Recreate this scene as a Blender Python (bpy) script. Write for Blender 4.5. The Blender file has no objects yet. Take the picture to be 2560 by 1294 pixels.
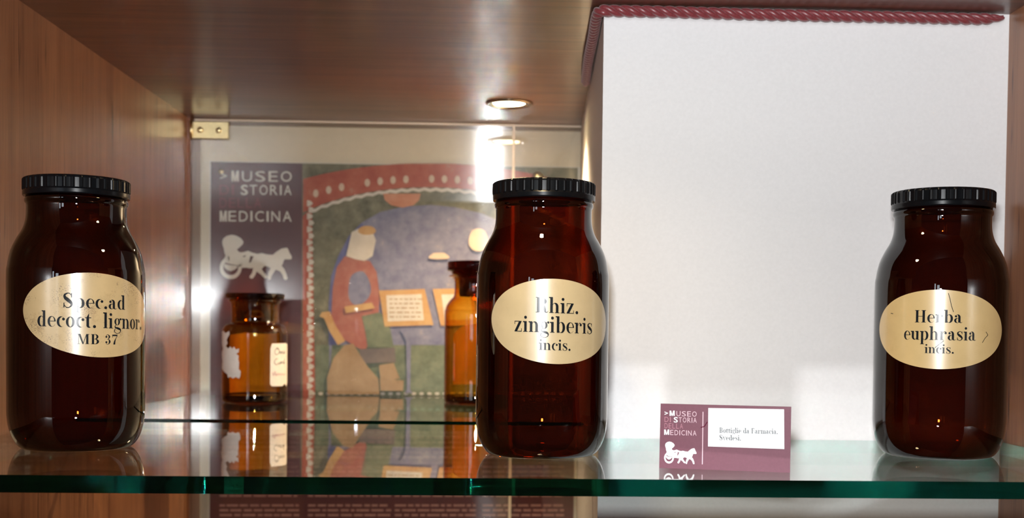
import bpy, bmesh, math, random
from mathutils import Vector, Matrix
from mathutils.geometry import tessellate_polygon
random.seed(7)
S = bpy.context.scene
COL = S.collection
PI = math.pi

# ------------------------------------------------------------------ camera
ZS = 1.20                      # height of the glass shelf's top face above the floor
CAM = Vector((0.0, 0.0, ZS + 0.0938))
R0 = Vector((0.9993377, -0.0345634, 0.0113796))     # camera right  (world X, Y, Z)
R1 = Vector((0.0103768, -0.0290545, -0.9995240))    # camera down
R2 = Vector((0.0348775, 0.9989801, -0.0286766))     # camera forward
F, PX, PY, W, H = 3000.0, 1342.912, 915.646, 2560.0, 1294.0
cd = bpy.data.cameras.new('camera')
cam = bpy.data.objects.new('camera', cd)
COL.objects.link(cam)
m3 = Matrix((R0, -R1, -R2)).transposed()
cam.matrix_world = Matrix.Translation(CAM) @ m3.to_4x4()
cd.sensor_width = 36.0
cd.lens = F / W * 36.0
cd.shift_x = (W / 2 - PX) / W
cd.shift_y = (PY - H / 2) / W
cd.clip_start = 0.01
cd.dof.use_dof = True
cd.dof.focus_distance = 0.90
cd.dof.aperture_fstop = 9.5
S.camera = cam

# ------------------------------------------------------------------ exposure, ambience, flash
S.view_settings.view_transform = 'Standard'
S.view_settings.look = 'None'
S.view_settings.gamma = 1.0
S.view_settings.exposure = 0.0
wd = bpy.data.worlds.new('room_ambience')
S.world = wd
wd.use_nodes = True
wd.node_tree.nodes['Background'].inputs[0].default_value = (1.0, 0.95, 0.88, 1)
wd.node_tree.nodes['Background'].inputs[1].default_value = 0.022


def area_light(name, loc, target, sx, sy, power, color, shape='RECTANGLE', spread=PI):
    l = bpy.data.lights.new(name, 'AREA')
    l.shape = shape
    l.size = sx
    l.size_y = sy
    l.energy = power
    l.color = color
    l.spread = spread
    o = bpy.data.objects.new(name, l)
    COL.objects.link(o)
    o.location = loc
    d = Vector(target) - Vector(loc)
    o.rotation_euler = d.to_track_quat('-Z', 'Y').to_euler()
    return o


# the camera's own pop-up flash, just above the lens
area_light('camera_flash', (-0.022, -0.02, CAM.z + 0.080), (0.05, 1.2, ZS + 0.09), 0.050, 0.030, 9.6, (0.97, 0.985, 1.0))
# two bright window slits of the exhibition room behind the visitor
area_light('room_window', (-0.98, -1.9, 1.46), (-0.2, 1.6, 1.3), 0.22, 0.42, 1.6, (0.80, 0.90, 1.0))
area_light('room_window', (-1.32, -1.9, 1.50), (-0.3, 1.6, 1.3), 0.12, 0.50, 1.2, (0.80, 0.90, 1.0))
S.cycles.blur_glossy = 0.03            # keep the flash's mirror bounce off the shelf crisp on the pillar
S.cycles.sample_clamp_indirect = 0.0
S.cycles.use_guiding = True
S.cycles.transparent_max_bounces = 16
S.cycles.max_bounces = 10


# ------------------------------------------------------------------ helpers
def ray(px, py):
    return R0 * ((px - PX) / F) + R1 * ((py - PY) / F) + R2


def at_y(px, py, y):
    r = ray(px, py)
    return CAM + r * (y / r.y)


def tag(o, label=None, cat=None, group=None, kind=None):
    if label: o['label'] = label
    if cat: o['category'] = cat
    if group: o['group'] = group
    if kind: o['kind'] = kind
    return o


def obj(name, bm, mat, parent=None, smooth=False):
    me = bpy.data.meshes.new(name)
    bm.to_mesh(me)
    bm.free()
    for m in (mat if isinstance(mat, (list, tuple)) else [mat]):
        me.materials.append(m)
    if smooth:
        for p in me.polygons: p.use_smooth = True
    o = bpy.data.objects.new(name, me)
    COL.objects.link(o)
    if parent: o.parent = parent
    return o


def struct(name, bm, mat, label, cat, parent=None, **k):
    return tag(obj(name, bm, mat, parent, **k), label, cat, None, 'structure')


def empty(name, loc, label, cat, group=None, rz=0.0):
    o = bpy.data.objects.new(name, None)
    o.empty_display_size = 0.02
    COL.objects.link(o)
    o.location = loc
    o.rotation_euler = (0, 0, rz)
    return tag(o, label, cat, group)


def add_box(bm, a, b, bevel=0.0, mi=0):
    (x0, y0, z0), (x1, y1, z1) = a, b
    v = [bm.verts.new(p) for p in ((x0, y0, z0), (x1, y0, z0), (x1, y1, z0), (x0, y1, z0),
                                   (x0, y0, z1), (x1, y0, z1), (x1, y1, z1), (x0, y1, z1))]
    fs = [bm.faces.new([v[i] for i in q]) for q in
          ((3, 2, 1, 0), (4, 5, 6, 7), (0, 1, 5, 4), (1, 2, 6, 5), (2, 3, 7, 6), (3, 0, 4, 7))]
    for f in fs: f.material_index = mi
    if bevel > 0:
        es = list({e for f in fs for e in f.edges})
        bmesh.ops.bevel(bm, geom=es, offset=bevel, segments=2, affect='EDGES', profile=0.5)
    return bm


def box_bm(a, b, bevel=0.0):
    return add_box(bmesh.new(), a, b, bevel)


def add_lathe(bm, prof, n=96, c=(0, 0), closed=False, rfun=None, mi=0):
    rings = []
    for k, (r, z) in enumerate(prof):
        if r < 1e-6:
            rings.append([bm.verts.new((c[0], c[1], z))])
        else:
            rings.append([bm.verts.new((c[0] + (r if rfun is None else rfun(k, r, i)) * math.cos(2 * PI * i / n),
                                        c[1] + (r if rfun is None else rfun(k, r, i)) * math.sin(2 * PI * i / n), z)) for i in range(n)])
    pairs = list(zip(rings[:-1], rings[1:]))
    if closed: pairs.append((rings[-1], rings[0]))
    for A, B in pairs:
        for i in range(n):
            j = (i + 1) % n
            if len(A) == 1 and len(B) == 1: continue
            if len(A) == 1: f = bm.faces.new((A[0], B[j], B[i]))
            elif len(B) == 1: f = bm.faces.new((A[i], A[j], B[0]))
            else: f = bm.faces.new((A[i], A[j], B[j], B[i]))
            f.material_index = mi
    return bm


def smooth_profile(pts, sub=4, keep=()):
    """Catmull-Rom through (r, z) points; points whose index is in keep stay sharp."""
    out = []
    n = len(pts)
    for i in range(n - 1):
        p1, p2 = pts[i], pts[i + 1]
        p0 = pts[i - 1] if i > 0 and i not in keep else p1
        p3 = pts[i + 2] if i + 2 < n and (i + 1) not in keep else p2
        for s in range(sub):
            t = s / sub
            q = []
            for a in range(2):
                q.append(0.5 * (2 * p1[a] + (-p0[a] + p2[a]) * t + (2 * p0[a] - 5 * p1[a] + 4 * p2[a] - p3[a]) * t * t
                                + (-p0[a] + 3 * p1[a] - 3 * p2[a] + p3[a]) * t ** 3))
            out.append((max(q[0], 0.0), q[1]))
    out.append(pts[-1])
    return out


# ------------------------------------------------------------------ material helpers
class NT:
    def __init__(self, name):
        self.m = bpy.data.materials.new(name)
        self.m.use_nodes = True
        self.t = self.m.node_tree
        self.t.nodes.clear()
        self.out = self.t.nodes.new('ShaderNodeOutputMaterial')

    def n(self, typ, **k):
        nd = self.t.nodes.new(typ)
        for a, v in k.items(): setattr(nd, a, v)
        return nd

    def l(self, a, b):
        self.t.links.new(a, b)

    def surf(self, s):
        self.l(s, self.out.inputs['Surface'])
        return self.m

    def schlick(self, f0, scale=1.0):
        """reflectance of a pane from either side: f0 + (1-f0)(1-|cos|)^5"""
        g = self.n('ShaderNodeNewGeometry')
        d = self.n('ShaderNodeVectorMath', operation='DOT_PRODUCT')
        self.l(g.outputs['Normal'], d.inputs[0])
        self.l(g.outputs['Incoming'], d.inputs[1])
        a = self.n('ShaderNodeMath', operation='ABSOLUTE')
        self.l(d.outputs['Value'], a.inputs[0])
        s = self.n('ShaderNodeMath', operation='SUBTRACT')
        s.inputs[0].default_value = 1.0
        self.l(a.outputs[0], s.inputs[1])
        p = self.n('ShaderNodeMath', operation='POWER')
        self.l(s.outputs[0], p.inputs[0])
        p.inputs[1].default_value = 5.0
        q = self.n('ShaderNodeMath', operation='MULTIPLY_ADD')
        self.l(p.outputs[0], q.inputs[0])
        q.inputs[1].default_value = (1 - f0) * scale
        q.inputs[2].default_value = f0 * scale
        return q.outputs[0]

    def noise(self, vec, scale, detail=4, rough=0.55, mscale=None, rot=None):
        if mscale is not None:
            mp = self.n('ShaderNodeMapping')
            mp.inputs['Scale'].default_value = mscale
            if rot: mp.inputs['Rotation'].default_value = rot
            self.l(vec, mp.inputs['Vector'])
            vec = mp.outputs[0]
        t = self.n('ShaderNodeTexNoise')
        t.inputs['Scale'].default_value = scale
        t.inputs['Detail'].default_value = detail
        t.inputs['Roughness'].default_value = rough
        self.l(vec, t.inputs['Vector'])
        return t.outputs['Fac']

    def ramp(self, fac, stops):
        r = self.n('ShaderNodeValToRGB')
        e = r.color_ramp.elements
        while len(e) < len(stops): e.new(0.5)
        for el, (p, c) in zip(e, stops):
            el.position = p
            el.color = (*c, 1)
        self.l(fac, r.inputs[0])
        return r.outputs[0]

    def mixc(self, fac, a, b, mode='MIX'):
        x = self.n('ShaderNodeMix', data_type='RGBA', blend_type=mode)
        for s, v in ((x.inputs[0], fac), (x.inputs[6], a), (x.inputs[7], b)):
            if isinstance(v, (int, float)): s.default_value = v
            elif isinstance(v, tuple): s.default_value = (*v, 1)
            else: self.l(v, s)
        return x.outputs[2]


def principled(name, color, rough=0.5, metal=0.0, spec=0.5, coat=0.0, coat_rough=0.1, var=0.0, vscale=200.0, bump=0.0, sheen=0.0):
    t = NT(name)
    b = t.n('ShaderNodeBsdfPrincipled')
    b.inputs['Roughness'].default_value = rough
    b.inputs['Metallic'].default_value = metal
    b.inputs['Specular IOR Level'].default_value = spec
    b.inputs['Coat Weight'].default_value = coat
    b.inputs['Coat Roughness'].default_value = coat_rough
    b.inputs['Sheen Weight'].default_value = sheen
    tc = t.n('ShaderNodeTexCoord')
    f = t.noise(tc.outputs['Object'], vscale, 3)
    c0 = tuple(max(0, x * (1 - var)) for x in color)
    c1 = tuple(min(1, x * (1 + var)) for x in color)
    t.l(t.ramp(f, [(0.3, c0), (0.7, c1)]), b.inputs['Base Color'])
    if bump > 0:
        bp = t.n('ShaderNodeBump')
        bp.inputs['Strength'].default_value = bump
        bp.inputs['Distance'].default_value = 0.001
        t.l(f, bp.inputs['Height'])
        t.l(bp.outputs[0], b.inputs['Normal'])
    return t.surf(b.outputs[0])


def wood(name, axis, dark, light, rough=0.32, coat=0.55, coat_rough=0.10):
    t = NT(name)
    b = t.n('ShaderNodeBsdfPrincipled')
    tc = t.n('ShaderNodeTexCoord')
    sc = {'Z': (1, 1, 0.035), 'X': (0.035, 1, 1)}[axis]
    fine = t.noise(tc.outputs['Object'], 420, 3, 0.6, sc)
    mid = t.noise(tc.outputs['Object'], 70, 4, 0.6, sc)
    big = t.noise(tc.outputs['Object'], 9, 2, 0.5, {'Z': (1, 1, 0.25), 'X': (0.25, 1, 1)}[axis])
    a = t.n('ShaderNodeMath', operation='MULTIPLY_ADD')
    t.l(mid, a.inputs[0]); a.inputs[1].default_value = 0.55
    m = t.n('ShaderNodeMath', operation='MULTIPLY')
    t.l(fine, m.inputs[0]); m.inputs[1].default_value = 0.3
    t.l(m.outputs[0], a.inputs[2])
    a2 = t.n('ShaderNodeMath', operation='MULTIPLY_ADD')
    t.l(big, a2.inputs[0]); a2.inputs[1].default_value = 0.25
    t.l(a.outputs[0], a2.inputs[2])
    col = t.ramp(a2.outputs[0], [(0.36, dark), (0.66, light)])
    # dark open pores along the grain
    pore = t.noise(tc.outputs['Object'], 160, 2, 0.5, {'Z': (1, 1, 0.06), 'X': (0.06, 1, 1)}[axis])
    pm = t.ramp(pore, [(0.27, (0.35, 0.3, 0.28)), (0.36, (1, 1, 1))])
    col = t.mixc(1.0, col, pm, 'MULTIPLY')
    t.l(col, b.inputs['Base Color'])
    b.inputs['Roughness'].default_value = rough
    b.inputs['Specular IOR Level'].default_value = 0.25
    b.inputs['Coat Weight'].default_value = coat
    b.inputs['Coat Roughness'].default_value = coat_rough
    bp = t.n('ShaderNodeBump')
    bp.inputs['Strength'].default_value = 0.06
    bp.inputs['Distance'].default_value = 0.0006
    t.l(fine, bp.inputs['Height'])
    t.l(bp.outputs[0], b.inputs['Normal'])
    return t.surf(b.outputs[0])


def pane(name, tint, f0=0.045, gloss=1.0, rough=0.0, aniso=None):
    """flat clear sheet: lets light straight through, mirrors by angle; aniso = (weight, roughness) of wipe marks on it"""
    t = NT(name)
    tr = t.n('ShaderNodeBsdfTransparent'); tr.inputs[0].default_value = (*tint, 1)
    gl = t.n('ShaderNodeBsdfAnisotropic'); gl.inputs['Roughness'].default_value = rough
    gl.inputs['Color'].default_value = (1, 1, 1, 1)
    mx = t.n('ShaderNodeMixShader')
    fac = t.schlick(f0, gloss)
    t.l(fac, mx.inputs[0]); t.l(tr.outputs[0], mx.inputs[1]); t.l(gl.outputs[0], mx.inputs[2])
    s = mx.outputs[0]
    if aniso:
        g2 = t.n('ShaderNodeBsdfAnisotropic')
        g2.inputs['Roughness'].default_value = aniso[1]
        g2.inputs['Anisotropy'].default_value = aniso[2]
        cv = t.n('ShaderNodeCombineXYZ'); cv.inputs[aniso[3]].default_value = 1.0
        t.l(cv.outputs[0], g2.inputs['Tangent'])
        m2 = t.n('ShaderNodeMixShader'); m2.inputs[0].default_value = aniso[0]
        t.l(s, m2.inputs[1]); t.l(g2.outputs[0], m2.inputs[2])
        s = m2.outputs[0]
    return t.surf(s)


def glass(name, tint, ior=1.5, var=None):
    t = NT(name)
    fr = t.n('ShaderNodeFresnel'); fr.inputs['IOR'].default_value = ior
    rf = t.n('ShaderNodeBsdfRefraction'); rf.inputs['IOR'].default_value = ior
    rf.inputs['Roughness'].default_value = 0.0
    if var:
        tc = t.n('ShaderNodeTexCoord')
        f = t.noise(tc.outputs['Object'], 30, 3)
        t.l(t.ramp(f, [(0.35, tint), (0.65, var)]), rf.inputs['Color'])
    else:
        rf.inputs['Color'].default_value = (*tint, 1)
    gl = t.n('ShaderNodeBsdfAnisotropic'); gl.inputs['Roughness'].default_value = 0.0
    gl.inputs['Color'].default_value = (1, 1, 1, 1)
    mx = t.n('ShaderNodeMixShader')
    t.l(fr.outputs[0], mx.inputs[0]); t.l(rf.outputs[0], mx.inputs[1]); t.l(gl.outputs[0], mx.inputs[2])
    return t.surf(mx.outputs[0])


def amber_wall(name, tint):
    """dark glass wall: straight light absorbed along its slanted path through the wall, mirror reflection by angle"""
    t = NT(name)
    g = t.n('ShaderNodeNewGeometry')
    d = t.n('ShaderNodeVectorMath', operation='DOT_PRODUCT')
    t.l(g.outputs['Normal'], d.inputs[0]); t.l(g.outputs['Incoming'], d.inputs[1])
    a = t.n('ShaderNodeMath', operation='ABSOLUTE'); t.l(d.outputs['Value'], a.inputs[0])
    mxn = t.n('ShaderNodeMath', operation='MAXIMUM'); t.l(a.outputs[0], mxn.inputs[0]); mxn.inputs[1].default_value = 0.22
    e = t.n('ShaderNodeMath', operation='DIVIDE'); e.inputs[0].default_value = 1.0; t.l(mxn.outputs[0], e.inputs[1])
    cc = t.n('ShaderNodeCombineColor')
    for k in range(3):
        p = t.n('ShaderNodeMath', operation='POWER'); p.inputs[0].default_value = tint[k]
        t.l(e.outputs[0], p.inputs[1]); t.l(p.outputs[0], cc.inputs[k])
    tr = t.n('ShaderNodeBsdfTransparent'); t.l(cc.outputs[0], tr.inputs[0])
    gl = t.n('ShaderNodeBsdfAnisotropic'); gl.inputs['Roughness'].default_value = 0.0
    gl.inputs['Color'].default_value = (1, 1, 1, 1)
    mx = t.n('ShaderNodeMixShader')
    t.l(t.schlick(0.055), mx.inputs[0]); t.l(tr.outputs[0], mx.inputs[1]); t.l(gl.outputs[0], mx.inputs[2])
    return t.surf(mx.outputs[0])


def amber_solid(name, sigma):
    """clear refracting surface over an absorbing body (sigma per metre)"""
    t = NT(name)
    fr = t.n('ShaderNodeFresnel'); fr.inputs['IOR'].default_value = 1.5
    rf = t.n('ShaderNodeBsdfRefraction'); rf.inputs['IOR'].default_value = 1.5; rf.inputs['Roughness'].default_value = 0.0
    gl = t.n('ShaderNodeBsdfAnisotropic'); gl.inputs['Roughness'].default_value = 0.0
    mx = t.n('ShaderNodeMixShader')
    t.l(fr.outputs[0], mx.inputs[0]); t.l(rf.outputs[0], mx.inputs[1]); t.l(gl.outputs[0], mx.inputs[2])
    va = t.n('ShaderNodeVolumeAbsorption')
    D = max(sigma)
    va.inputs['Density'].default_value = D
    va.inputs['Color'].default_value = tuple(1 - x / D for x in sigma) + (1,)
    t.l(va.outputs[0], t.out.inputs['Volume'])
    return t.surf(mx.outputs[0])


def emitter(name, color, strength):
    t = NT(name)
    e = t.n('ShaderNodeEmission')
    e.inputs[0].default_value = (*color, 1)
    e.inputs[1].default_value = strength
    return t.surf(e.outputs[0])


def paper(name, base, stain, amount, rough=0.3, seed=0.0, scale=60, spec=0.5, specks=0.0, coat=0.0):
    """varnished aged paper: tone drifting, brown stains and small dark specks of its own"""
    t = NT(name)
    b = t.n('ShaderNodeBsdfPrincipled')
    tc = t.n('ShaderNodeTexCoord')
    mp = t.n('ShaderNodeMapping'); mp.inputs['Location'].default_value = (seed, seed * 1.7, seed * 0.3)
    t.l(tc.outputs['Object'], mp.inputs['Vector'])
    v = mp.outputs[0]
    f = t.noise(v, scale, 4, 0.6)
    lo = tuple(x * 0.90 for x in base)
    col = t.ramp(f, [(0.3, lo), (0.7, base)])
    if amount > 0:
        s = t.noise(v, scale * 1.3, 6, 0.72)
        mask = t.ramp(s, [(0.56, (0, 0, 0)), (0.74, (amount,) * 3)])
        col = t.mixc(mask, col, stain)
    if specks > 0:
        s2 = t.noise(v, 900, 2, 0.6, (1, 1, 2.2))
        s3 = t.noise(v, 75, 2, 0.5)
        k = t.n('ShaderNodeMath', operation='MULTIPLY')
        t.l(t.ramp(s2, [(0.55, (0, 0, 0)), (0.63, (1, 1, 1))]), k.inputs[0])
        t.l(t.ramp(s3, [(0.50, (0, 0, 0)), (0.62, (specks,) * 3)]), k.inputs[1])
        col = t.mixc(k.outputs[0], col, (0.10, 0.065, 0.04))
    t.l(col, b.inputs['Base Color'])
    b.inputs['Roughness'].default_value = rough
    b.inputs['Specular IOR Level'].default_value = spec
    b.inputs['Coat Weight'].default_value = coat
    b.inputs['Coat Roughness'].default_value = 0.17
    return t.surf(b.outputs[0])


M = {}
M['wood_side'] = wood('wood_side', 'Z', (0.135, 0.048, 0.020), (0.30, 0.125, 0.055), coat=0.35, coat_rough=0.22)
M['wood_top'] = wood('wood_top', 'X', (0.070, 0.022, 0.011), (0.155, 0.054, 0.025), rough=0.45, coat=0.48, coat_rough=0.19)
M['gap_shade_wood'] = wood('gap_shade_wood', 'Z', (0.13, 0.04, 0.014), (0.2, 0.07, 0.025))  # dark tone stands for the shaded gap beside the door
M['plaster'] = principled('plaster', (0.79, 0.785, 0.785), 0.75, spec=0.2, var=0.02, vscale=350, bump=0.18)
M['cream'] = principled('cream_wall', (0.76, 0.65, 0.50), 0.7, spec=0.2, var=0.02, vscale=120)
M['glass_top'] = pane('shelf_glass', (0.95, 0.985, 0.972), 0.050, 1.0)
M['glass_back_edge'] = glass('shelf_glass_back_edge', (0.45, 0.80, 0.72), 1.5)
M['glass_edge'] = glass('shelf_glass_edge', (0.003, 0.100, 0.075), 1.5)
M['door_glass'] = pane('door_glass', (0.93, 0.94, 0.93), 0.05, 1.0, 0.0, (0.008, 0.20, 0.9, 0))
M['door_edge'] = principled('door_glass_edge', (0.62, 0.5, 0.38), 0.3, var=0.03)
M['amber_dark'] = amber_wall('amber_dark', (0.315, 0.102, 0.036))
M['amber_light'] = amber_wall('amber_light', (0.83, 0.63, 0.25))
M['amber_solid'] = amber_solid('amber_solid', (48.0, 115.0, 330.0))
M['cap'] = principled('black_plastic', (0.004, 0.0045, 0.0055), 0.22, spec=0.22, var=0.1)
M['ink'] = principled('black_ink', (0.010, 0.012, 0.015), 0.22, spec=0.25, var=0.1, vscale=900)
M['label_a'] = paper('label_paper_stained', (0.62, 0.445, 0.22), (0.30, 0.17, 0.07), 0.55, 0.34, 3.0, 70, 0.6, 0.75, 1.0)
M['label_b'] = paper('label_paper_clean', (0.63, 0.48, 0.26), (0.42, 0.28, 0.13), 0.2, 0.34, 9.0, 50, 0.6, 0.05, 1.0)
M['label_c'] = paper('label_paper_yellowed', (0.66, 0.47, 0.21), (0.46, 0.29, 0.10), 0.25, 0.34, 15.0, 45, 0.6, 0.03, 1.0)
M['old_white'] = paper('old_white_paper', (0.72, 0.66, 0.58), (0.5, 0.36, 0.26), 0.25, 0.5, 5.0, 90, 0.3, 0.0)
M['brass'] = principled('brass', (0.80, 0.66, 0.36), 0.30, 1.0, var=0.06, vscale=160)
M['rope'] = principled('burgundy_satin', (0.20, 0.030, 0.036), 0.36, spec=0.6, var=0.22, vscale=700, sheen=0.3)
M['burgundy'] = principled('burgundy_print', (0.165, 0.047, 0.074), 0.5, spec=0.25, var=0.05, vscale=500)
M['white_print'] = principled('white_print', (0.86, 0.85, 0.86), 0.5, var=0.01)
M['pink_print'] = principled('pink_print', (0.63, 0.42, 0.48), 0.5, var=0.02)
M['rose_print'] = principled('rose_print', (0.38, 0.125, 0.175), 0.5, var=0.03)
M['white_paper'] = principled('white_paper', (0.88, 0.88, 0.9), 0.55, spec=0.3, var=0.01)
M['grey_ink'] = principled('grey_ink', (0.05, 0.065, 0.07), 0.5, var=0.1)
M['thread'] = principled('burgundy_thread', (0.12, 0.012, 0.035), 0.7, spec=0.1, var=0.1)
M['chrome'] = principled('lamp_rim', (0.22, 0.15, 0.10), 0.25, 1.0, var=0.03)
M['reflector'] = principled('lamp_reflector', (0.9, 0.82, 0.6), 0.15, 1.0, var=0.02)
M['bulb'] = emitter('halogen_glow', (1.0, 0.78, 0.42), 60.0)

# ------------------------------------------------------------------ the setting: inside of a lit display cabinet
HC = CAM.z + 0.2877       # cabinet top's underside
XL, XR = -0.4238, 0.4550  # side walls' inner faces
YF, YB = 0.66, 1.6688     # front of the cabinet, glass doors
YP, YW = 1.722, 1.728     # poster, wall behind it
YC = 1.0638               # white pillar's front face
XC0, XC1 = 0.0925, 0.1168  # pillar's left edge at the front, at the doors
ZB = ZS - 0.55            # cabinet floor

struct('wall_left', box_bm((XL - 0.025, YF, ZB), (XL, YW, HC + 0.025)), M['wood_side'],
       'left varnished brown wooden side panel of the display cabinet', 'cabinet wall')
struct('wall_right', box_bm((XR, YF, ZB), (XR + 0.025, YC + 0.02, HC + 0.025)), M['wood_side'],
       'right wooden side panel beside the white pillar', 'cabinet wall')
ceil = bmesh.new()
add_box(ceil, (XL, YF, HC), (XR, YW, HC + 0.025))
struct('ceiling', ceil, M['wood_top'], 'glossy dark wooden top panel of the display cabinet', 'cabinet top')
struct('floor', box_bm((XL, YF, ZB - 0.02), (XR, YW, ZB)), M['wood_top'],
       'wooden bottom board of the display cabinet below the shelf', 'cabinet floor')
struct('wall_back', box_bm((XL, YW, ZB), (XR, YW + 0.02, HC)), M['cream'],
       'cream back wall seen around the poster behind the glass doors', 'wall')
# pillar with a tapering left face
pb = bmesh.new()
pts = [(XC0, YC), (XR, YC), (XR, YW), (XC1 + 0.0025, YW)]
lo = [pb.verts.new((x, y, ZB)) for x, y in pts]
hi = [pb.verts.new((x, y, HC)) for x, y in pts]
for i in range(4):
    j = (i + 1) % 4
    pb.faces.new((lo[i], lo[j], hi[j], hi[i]))
pb.faces.new(lo[::-1]); pb.faces.new(hi)
struct('wall_pillar', pb, M['plaster'], 'white plastered pillar filling the right half behind the shelf', 'pillar')
# slim dark strip added to paint the shadow gap between left panel and glass door
struct('gap_shade_strip', box_bm((XL, YB - 0.001, ZB), (XL + 0.0030, YW, HC)), M['gap_shade_wood'],
       'added thin reddish wooden strip standing for the shadow gap between left panel and glass door', 'shadow gap strip')

# ------------------------------------------------------------------ glass doors
GAP = 0.0222
d1 = empty('glass_door', (XL + 0.0045, YB, ZB), 'wide left glass door with a brass hinge, in front of the poster', 'glass door')
DT = HC - 0.0035 - ZB
obj('pane', box_bm((0, 0, 0.004), (GAP - 0.0018 - XL - 0.0045, 0.004, DT)), M['door_glass'], d1)
obj('edge_strip', box_bm((0.004, -0.0004, DT), (GAP - 0.0018 - XL - 0.0045, 0.0044, DT + 0.0022)), M['door_edge'], d1)  # pale strip paints in the highlight along the door's top edge
obj('edge_strip', box_bm((GAP - 0.0018 - XL - 0.0045, -0.0004, 0.004), (GAP + 0.0018 - XL - 0.0045, 0.0044, DT + 0.0022)), M['door_edge'], d1)
d2 = empty('glass_door', (GAP + 0.002, YB, ZB), 'narrow right glass door next to the white pillar', 'glass door')
obj('pane', box_bm((0, 0, 0.004), (XC1 - 0.001 - GAP - 0.002, 0.004, DT)), M['door_glass'], d2)
obj('edge_strip', box_bm((0, -0.0004, DT), (XC1 - 0.001 - GAP - 0.002, 0.0044, DT + 0.0018)), M['door_edge'], d2)  # top-edge highlight of this door, again as a pale strip
# brass hinge on the left door
hg = bmesh.new()
hz = CAM.z + 0.2715 - ZB
add_box(hg, (0.0018, -0.0030, hz - 0.0118), (0.0508, -0.0002, hz + 0.0112), 0.0006)
hinge = tag(obj('hinge', hg, M['brass'], d1), 'polished brass plate hinge')
for sx in (0.0125, 0.0375):
    sb = add_lathe(bmesh.new(), [(0.0, 0.0), (0.0042, 0.0), (0.0038, 0.0012), (0.0022, 0.0021), (0.0, 0.0024)], 24)
    bmesh.ops.rotate(sb, verts=sb.verts, cent=(0, 0, 0), matrix=Matrix.Rotation(PI / 2, 3, 'X'))
    bmesh.ops.translate(sb, verts=sb.verts, vec=(sx, -0.0030, hz - 0.0005))
    obj('screw', sb, M['brass'], hinge, True)
kb = add_lathe(bmesh.new(), [(0, hz - 0.0118), (0.0022, hz - 0.0118), (0.0022, hz + 0.0125), (0, hz + 0.0125)], 20, (0.0003, -0.0028))
obj('knuckle', kb, M['brass'], hinge, True)

# ------------------------------------------------------------------ recessed halogen lamp
def recessed_lamp(lx, ly, label, watts):
    lamp = empty('recessed_lamp', (lx, ly, HC), label, 'lamp')
    obj('rim', add_lathe(bmesh.new(), [(0.0225, -0.0002), (0.0300, -0.0002), (0.0305, -0.0012), (0.0285, -0.0026), (0.0235, -0.0030), (0.0222, -0.0016)], 64, closed=True), M['chrome'], lamp, True)
    obj('reflector', add_lathe(bmesh.new(), [(0.0228, -0.0028), (0.0215, -0.0014), (0.0205, -0.0006)], 64), M['reflector'], lamp, True)
    obj('bulb', add_lathe(bmesh.new(), [(0.0, -0.0012), (0.010, -0.0011), (0.0195, -0.0008), (0.0205, -0.0003)][::-1], 48), M['bulb'], lamp, True)
    sl = bpy.data.lights.new('halogen_beam', 'SPOT')
    sl.energy = watts
    sl.color = (1.0, 0.72, 0.42)
    sl.spot_size = math.radians(140)
    sl.spot_blend = 0.7
    sl.shadow_soft_size = 0.018
    so = bpy.data.objects.new('halogen_beam', sl)
    COL.objects.link(so)
    so.location = (lx, ly, HC - 0.006)


recessed_lamp(0.0139, 1.5197, 'round lit halogen spotlight recessed in the wooden cabinet top', 18.0)
recessed_lamp(0.0200, 0.8000, 'second halogen spotlight near the front edge of the cabinet top', 2.2)

# ------------------------------------------------------------------ glass shelf in two panes
TH = 0.0112
YSF, YSM = 0.7662, 1.2236
ZR = ZS + 0.0018                # the rear strip lies a touch higher


def slab(pts, z0, z1):
    bm = bmesh.new()
    a = [bm.verts.new((x, y, z0)) for x, y in pts]
    b = [bm.verts.new((x, y, z1)) for x, y in pts]
    bm.faces.new(b).material_index = 0
    bm.faces.new(a[::-1]).material_index = 0
    for i in range(len(pts)):
        j = (i + 1) % len(pts)
        bm.faces.new((a[i], a[j], b[j], b[i])).material_index = 1 if i == 0 else 2
    bmesh.ops.recalc_face_normals(bm, faces=bm.faces)
    return bm


xr = XC0 - 0.0015
sh = slab([(XL + 0.001, YSF), (XR - 0.001, YSF), (XR - 0.001, YC - 0.001), (xr, YC - 0.001), (xr, YSM), (XL + 0.001, YSM)], ZS - TH, ZS)
tag(obj('glass_shelf', sh, [M['glass_top'], M['glass_edge'], M['glass_back_edge']]), 'front clear glass shelf with green edge carrying the three tall jars and the card', 'glass shelf')
sh2 = slab([(XL + 0.001, YSM + 0.0012), (xr, YSM + 0.0012), (xr, YB - 0.002), (XL + 0.001, YB - 0.002)], ZR - 0.0100, ZR)
tag(obj('glass_shelf', sh2, [M['glass_top'], M['glass_edge'], M['glass_back_edge']]), 'rear glass shelf strip by the doors under two small amber bottles', 'glass shelf')

# ------------------------------------------------------------------ serif lettering made of flat shapes
HL = 0.062
ST = 0.26


def P_box(x0, y0, x1, y1): return [[(x0, y0), (x1, y0), (x1, y1), (x0, y1)]]


def P_circ(cx, cy, r, n=14): return [[(cx + r * math.cos(2 * PI * i / n), cy + r * math.sin(2 * PI * i / n)) for i in range(n)]]


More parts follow.
